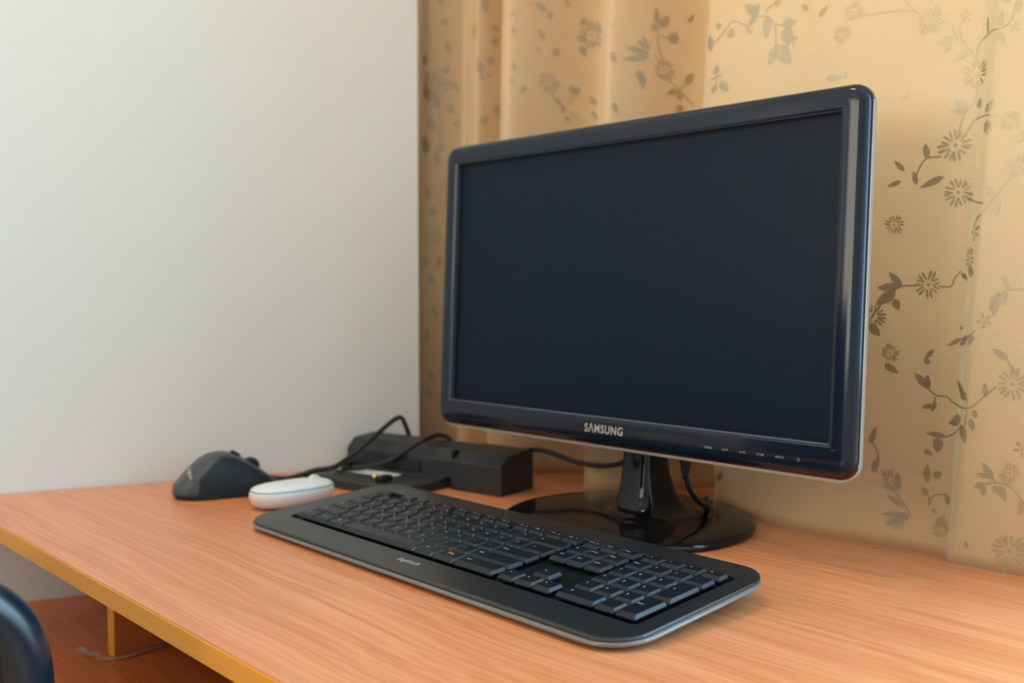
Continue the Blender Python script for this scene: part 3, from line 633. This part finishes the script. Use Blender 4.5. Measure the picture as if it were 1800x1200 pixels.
for i, s in enumerate(('\u00d7', '-', '+', '=')): key(NX + i, 5, 1, s, dy=FY, dd=FD, size=.0040)

# ---------------------------------------------------------------- dark mouse
mo = thing('ergonomic_mouse', 'tall dark grey sculpted wireless mouse nearest the white wall', 'mouse', (-1.081, .547, Z0), math.radians(-18))
ML = .114
def interp(tab, t):
    for (a, va), (b, vb) in zip(tab, tab[1:]):
        if t <= b:
            k = (t - a) / (b - a); return va + (vb - va) * k
    return tab[-1][1]
def smooth_tab(tab, t, e=.035):
    return (interp(tab, max(0, t - e)) + 2 * interp(tab, t) + interp(tab, min(1, t + e))) / 4
HT = [(0, .013), (.06, .0215), (.15, .0325), (.25, .0425), (.36, .0485), (.48, .0495), (.60, .0455), (.72, .0375), (.84, .0275), (.94, .0185), (1, .0130)]
WT = [(0, .016), (.05, .0255), (.15, .0335), (.30, .0365), (.45, .0355), (.6, .0345), (.75, .0345), (.88, .0315), (.96, .0255), (1, .017)]
def msurf(t, a, off=0.0):
    """point on the mouse: t from palm end to button end, a from the right side (0) over the top to the left (pi)"""
    h, w = smooth_tab(HT, t) + off, smooth_tab(WT, t) + off
    c_, s_ = math.cos(a), math.sin(a)
    x = w * math.copysign(abs(c_) ** .72, c_); z = .0045 + (h - .0045) * abs(s_) ** .80
    x *= 1 - .10 * max(0, math.sin(a)) * 0
    return (x, (t - .5) * ML + off * (2 * t - 1), z)
def grid(t0, t1, a0, a1, nt, na, off=0.0, cut=None):
    v = [msurf(t0 + (t1 - t0) * i / nt, a0 + (a1 - a0) * j / na, off) for i in range(nt + 1) for j in range(na + 1)]
    f = [(i * (na + 1) + j, i * (na + 1) + j + 1, (i + 1) * (na + 1) + j + 1, (i + 1) * (na + 1) + j) for i in range(nt) for j in range(na)]
    if cut:
        keep = [k for k in range(len(f)) if cut(t0 + (t1 - t0) * (k // na + .5) / nt, a0 + (a1 - a0) * (k % na + .5) / na)]
        f = [f[k] for k in keep]
        used = sorted({i for q in f for i in q}); mp = {u: n for n, u in enumerate(used)}
        v = [v[u] for u in used]; f = [tuple(mp[i] for i in q) for q in f]
    return v, f
v, f = grid(0, 1, 0, math.pi, 40, 40)
n1 = 41
f.append(tuple(range(0, n1))); f.append(tuple(range(40 * n1, 41 * n1))[::-1])
f.append(tuple([i * n1 for i in range(41)] + [i * n1 + 40 for i in range(40, -1, -1)]))
obj('shell', fix(mesh(v, f)), M['mouse_grey'], mo, smooth=True)
rr = [(x, y, 0) for x, y in [(msurf(i / 30, 0, .0006)[0], msurf(i / 30, 0, .0006)[1]) for i in range(31)]] + [(-msurf(i / 30, 0, .0006)[0], msurf(i / 30, 0, .0006)[1], 0) for i in range(30, -1, -1)]
obj('base_plate', loft([[(x * .95, y * .97, 0) for x, y, z in rr], [(x, y, .002) for x, y, z in rr], [(x, y, .0052) for x, y, z in rr], [(x * .98, y * .99, .006) for x, y, z in rr]], True, True), M['mouse_grip'], mo, smooth=False)
def side_cut(t, a):
    aa = a if a < math.pi / 2 else math.pi - a
    return t > .20 + .10 * (aa / 1.15) ** 2 and aa < 1.12 * min(1, .35 + (t - .18) * 2.4) * (1 - .35 * max(0, t - .55))
for lo, hi, nm in ((0.02, 1.3, 'side_grip'), (math.pi - 1.3, math.pi - .02, 'side_grip')):
    v, f = grid(.18, .99, lo, hi, 60, 40, .0007, side_cut)
    obj(nm, mesh(v, f), M['mouse_grip'], mo, smooth=True)['label'] = 'darker rubbery side grip'
def wheel_mesh(r, w):
    return lathe([(r * .55, -w / 2), (r * .9, -w / 2), (r, -w * .3), (r, w * .3), (r * .9, w / 2), (r * .55, w / 2)], 24)
obj('scroll_wheel', wheel_mesh(.0105, .0085), M['mouse_grip'], mo, (0, ML * .255, smooth_tab(HT, .755) - .0048), (0, math.pi / 2, 0), True)
obj('top_button', box_bm(-.005, .005, -.0055, .0055, -.002, .0030, .0012, 2), M['mouse_grip'], mo, (0, ML * .10, smooth_tab(HT, .60) - .0002), (-.55, 0, 0))
v = []; f = []
for i in range(21):
    t = .52 + .46 * i / 20
    for a in (math.pi / 2 - .012, math.pi / 2 + .012): v.append(msurf(t, a, .0004))
    if i: f.append((2 * i - 2, 2 * i - 1, 2 * i + 1, 2 * i))
obj('button_seam', mesh(v, f), M['dock_dark'], mo)
def on_mouse(name, s, size, t, a, m, turn=0.0):
    p = Vector(msurf(t, a, .0006)); du = Vector(msurf(t, a + .02, .0006)) - Vector(msurf(t, a - .02, .0006)); dv = Vector(msurf(t + .01, a, .0006)) - Vector(msurf(t - .01, a, .0006))
    x_ = -du.normalized(); n_ = x_.cross(dv).normalized(); y_ = n_.cross(x_)
    mt = Matrix(((x_.x, y_.x, n_.x, p.x), (x_.y, y_.y, n_.y, p.y), (x_.z, y_.z, n_.z, p.z), (0, 0, 0, 1))) @ Matrix.Rotation(turn, 4, 'Z')
    me = text_mesh(s, size, .0001).copy(); me.materials.clear(); me.transform(mt)
    return obj(name, me, m, mo)
on_mouse('brand_lettering', 'logitech', .0072, .135, math.pi / 2 - .50, M['silver'])

# ---------------------------------------------------------------- white mouse
wm = thing('pebble_mouse', 'flat oval white wireless mouse beside the keyboard', 'mouse', (-.969, .570, Z0), math.radians(-2))
def oval(inset, z, p=2.45, hx=.0275, hy=.0490, n=64):
    return sring(0, 0, z, hx - inset, hy - inset, p, n)
obj('body', loft([oval(.013, .0012), oval(.0085, .0022), oval(.0045, .0048), oval(.0014, .0092), oval(0, .0142), oval(.0006, .0180), oval(.0016, .0202)], True, True), M['white_body'], wm, smooth=True)
obj('top_plate', loft([oval(.0030, .0198), oval(.0016, .0206), oval(.0024, .0220), oval(.0052, .0240), oval(.0105, .0256), oval(.018, .0266), oval(.026, .0270)], False, True), M['white_top'], wm, smooth=True)
obj('seam', loop_loft([oval(.0012, .0200), oval(.0010, .0203), oval(.0012, .0207), oval(.003, .0204)]), M['grey_print'], wm)
obj('scroll_wheel', wheel_mesh(.0085, .0060), M['white_body'], wm, (0, .027, .0222), (0, math.pi / 2, 0), True)
obj('foot_ring', loft([oval(.015, 0), oval(.0135, .0006), oval(.0125, .0014)], True, True), M['rubber'], wm)

# ---------------------------------------------------------------- docking station
dock = thing('docking_station', 'black laptop docking station with a raised rear bar under the monitor corner', 'docking station', (-1.076, .6457, Z0), math.radians(10))
def extr(profile, u0, u1, skew=0.0):
    n = len(profile)
    a = [(u0, v_, z) for v_, z in profile]; b_ = [(u1, v_, z) for v_, z in profile]
    me = mesh(a + b_, [tuple(range(n))[::-1], tuple(range(n, 2 * n))] + [(i, (i + 1) % n, n + (i + 1) % n, n + i) for i in range(n)])
    bm = bmesh.new(); bm.from_mesh(me); bmesh.ops.recalc_face_normals(bm, faces=bm.faces)
    bmesh.ops.bevel(bm, geom=bm.edges[:], offset=.0012, segments=2, affect='EDGES', profile=.5)
    return bm
obj('base_plate', box_bm(0, .166, 0, .092, 0, .0112, .0018, 2), M['dock'], dock)
obj('rear_body', extr([(.086, 0), (.086, .0325), (.100, .0450), (.136, .0478), (.140, .0455), (.140, 0)], -.010, .177), M['dock'], dock)
obj('end_block', extr([(.0777, 0), (.0777, .0345), (.0915, .0458), (.137, .0488), (.141, .0465), (.141, 0)], .1765, .251), M['dock'], dock)
obj('raised_ledge', box_bm(.010, .166, .072, .0865, .0110, .0135, .0006, 1), M['dock'], dock)
obj('connector_slot', box_bm(.055, .120, .0840, .0868, .0145, .0270, .0006, 1), M['dock_dark'], dock)
st = obj('label_sticker', box_bm(.030, .104, .046, .070, .0112, .0115), M['sticker'], dock); st['label'] = 'pale paper label on the plate'
for u_, v_ in ((.031, .034), (.105, .022)):
    obj('guide_pin', lathe([(.0034, .0105), (.0034, .0170), (.0026, .0188), (.0010, .0195)], 16), M['gold'], dock, (u_, v_, 0), smooth=True)['label'] = 'small brass guide pin'
obj('latch', box_bm(.110, .122, .016, .036, .0110, .0185, .0025, 2), M['dock_dark'], dock)
obj('release_button', box_bm(-.0002, .014, .060, .080, .0110, .0180, .003, 2), M['dock_dark'], dock)
obj('seam_groove', box_bm(.1755, .1778, .079, .139, .0005, .0466), M['dock_dark'], dock)

# ---------------------------------------------------------------- cables
def cable(name, label, pts, r, per=10):
    o = obj(name, tube(spline([(x, y, Z0 + z) for x, y, z in pts], per), r, 12), M['cable'], smooth=True)
    return tag(o, label, 'cable')
cable('power_cable', 'thick black cable rising from the desk and looping over the docking station', [(-1.165, .600, .0034), (-1.13, .622, .0034), (-1.098, .634, .0036), (-1.072, .640, .010), (-1.058, .652, .0165), (-1.048, .676, .0200), (-1.050, .702, .031), (-1.050, .735, .050), (-1.058, .770, .0665), (-1.069, .792, .0690), (-1.078, .806, .058), (-1.082, .818, .036), (-1.080, .828, .006)], .0032)
cable('signal_cable', 'black cable slung across the middle of the docking station bar', [(-1.062, .690, .0148), (-1.040, .712, .0155), (-1.016, .735, .0245), (-.993, .744, .0385), (-.975, .752, .0505), (-.978, .782, .0560), (-.990, .812, .0460), (-1.000, .826, .0250), (-1.004, .832, .0045)], .0028)
cable('monitor_cable', 'black cable sagging from the docking station towards the monitor neck', [(-.872, .822, .0440), (-.850, .832, .0470), (-.825, .836, .0440), (-.790, .840, .0380), (-.750, .842, .0395), (-.715, .838, .052), (-.690, .826, .085), (-.682, .806, .125), (-.680, .797, .150)], .0030)
vc = thing('video_cable', 'black plug and cable hanging below the monitor beside its neck', 'cable', (-.600, .790, Z0 + .06))
def vloc(pts): return [(x + .600, y - .790, z - .06) for x, y, z in pts]
obj('plug', loft([sring(0, 0, z, hx, hy, 3, 20) for z, hx, hy in ((.034, .0066, .0042), (.012, .0066, .0042), (.004, .0050, .0036), (-.004, .0032, .0030), (-.008, .0026, .0026))], True, True), M['cable'], vc, smooth=True)
obj('cord', tube(spline(vloc([(-.600, .790, .056), (-.5995, .797, .040), (-.602, .815, .0255), (-.610, .838, .0175), (-.624, .861, .0145), (-.640, .880, .0138)]), 10), .0026, 12), M['cable'], vc, smooth=True)

# ---------------------------------------------------------------- clear tape on the shelf
tp = [(-1.035, .360), (-1.020, .362), (-1.006, .366), (-.992, .371), (-.984, .385), (-.986, .405), (-.990, .430), (-.990, .455)]
v = []; f = []
P = spline([(x, y, SZ) for x, y in tp], 6)
for i, p in enumerate(P):
    t = (P[min(i + 1, len(P) - 1)] - P[max(i - 1, 0)]).normalized(); s_ = Vector((-t.y, t.x, 0))
    for k in range(5):
        q = (k - 2) / 2
        lift = .0012 + (.0030 * abs(math.sin(i * .9 + k * 1.7)) if i < 14 else .0010 * abs(math.sin(i * .6 + k)))
        v.append(p + s_ * (.0045 * q * (1 - .5 * (i / len(P)))) + Vector((0, 0, lift)))
    if i: f += [((i - 1) * 5 + k, (i - 1) * 5 + k + 1, i * 5 + k + 1, i * 5 + k) for k in range(4)]
ta = obj('tape_strip', mesh(v, f), M['tape']); tag(ta, 'crumpled strip of clear tape stuck to the shelf at the divider', 'tape')
so = ta.modifiers.new('thickness', 'SOLIDIFY'); so.thickness = .0004; so.offset = 1.0

# ---------------------------------------------------------------- office chair (only its arm reaches the picture)
ch = thing('office_chair', 'black office chair whose rounded glossy armrest shows in the lower corner', 'chair', (-.905, -.02, 0))
CX, CY = .905, .02
def armrest(x, side):
    path = spline([(x, -.16, .600), (x, -.175, .720), (x, -.150, .787), (x, -.08, .801), (x, .05, .803), (x, .140, .799), (x, .181, .778), (x, .196, .735), (x, .191, .650), (x, .150, .575), (x - side * .02, .08, .520), (x - side * .08, .05, .470)], 8)
    a = obj('armrest', tube([(p.x + CX, p.y + CY, p.z) for p in path], 0.0140, 20, flat=1.15), M['armrest'], ch, smooth=True)
    return a
armrest(-.655, 1); armrest(-1.155, -1)
obj('seat', box_bm(-.235, .235, -.22, .23, .415, .485, .03, 4), M['chair_fabric'], ch, smooth=True)
obj('backrest', box_bm(-.22, .22, -.28, -.225, .56, 1.05, .025, 4), M['chair_fabric'], ch, smooth=True)
obj('back_support', box_bm(-.035, .035, -.262, -.205, .40, .62, .008, 2), M['armrest'], ch)
obj('gas_column', lathe([(.028, .09), (.028, .25), (.020, .252), (.020, .415)], 20), M['armrest'], ch, smooth=True)
for i in range(5):
    a = 2 * math.pi * i / 5 + .3
    obj('base_spoke', tube([(0, 0, .105), (.14 * math.cos(a), .14 * math.sin(a), .095), (.27 * math.cos(a), .27 * math.sin(a), .075)], [.026, .020, .015], 10), M['armrest'], ch, smooth=True)
    obj('caster', lathe([(.012, -.020), (.026, -.018), (.028, 0), (.026, .018), (.012, .020)], 16), M['rubber'], ch, (.27 * math.cos(a), .27 * math.sin(a), .0282), (math.pi / 2, 0, a), True)

# ---------------------------------------------------------------- ceiling lamp
cl = thing('ceiling_light', 'small warm rectangular ceiling lamp above the room', 'lamp', (-.80, .10, 2.5))
obj('housing', box_bm(-.20, .20, -.075, .075, -.035, 0, .004, 2), M['lamp_metal'], cl)
obj('diffuser', box_bm(-.185, .185, -.06, .06, -.043, -.033, .003, 2), M['lamp_glow'], cl)
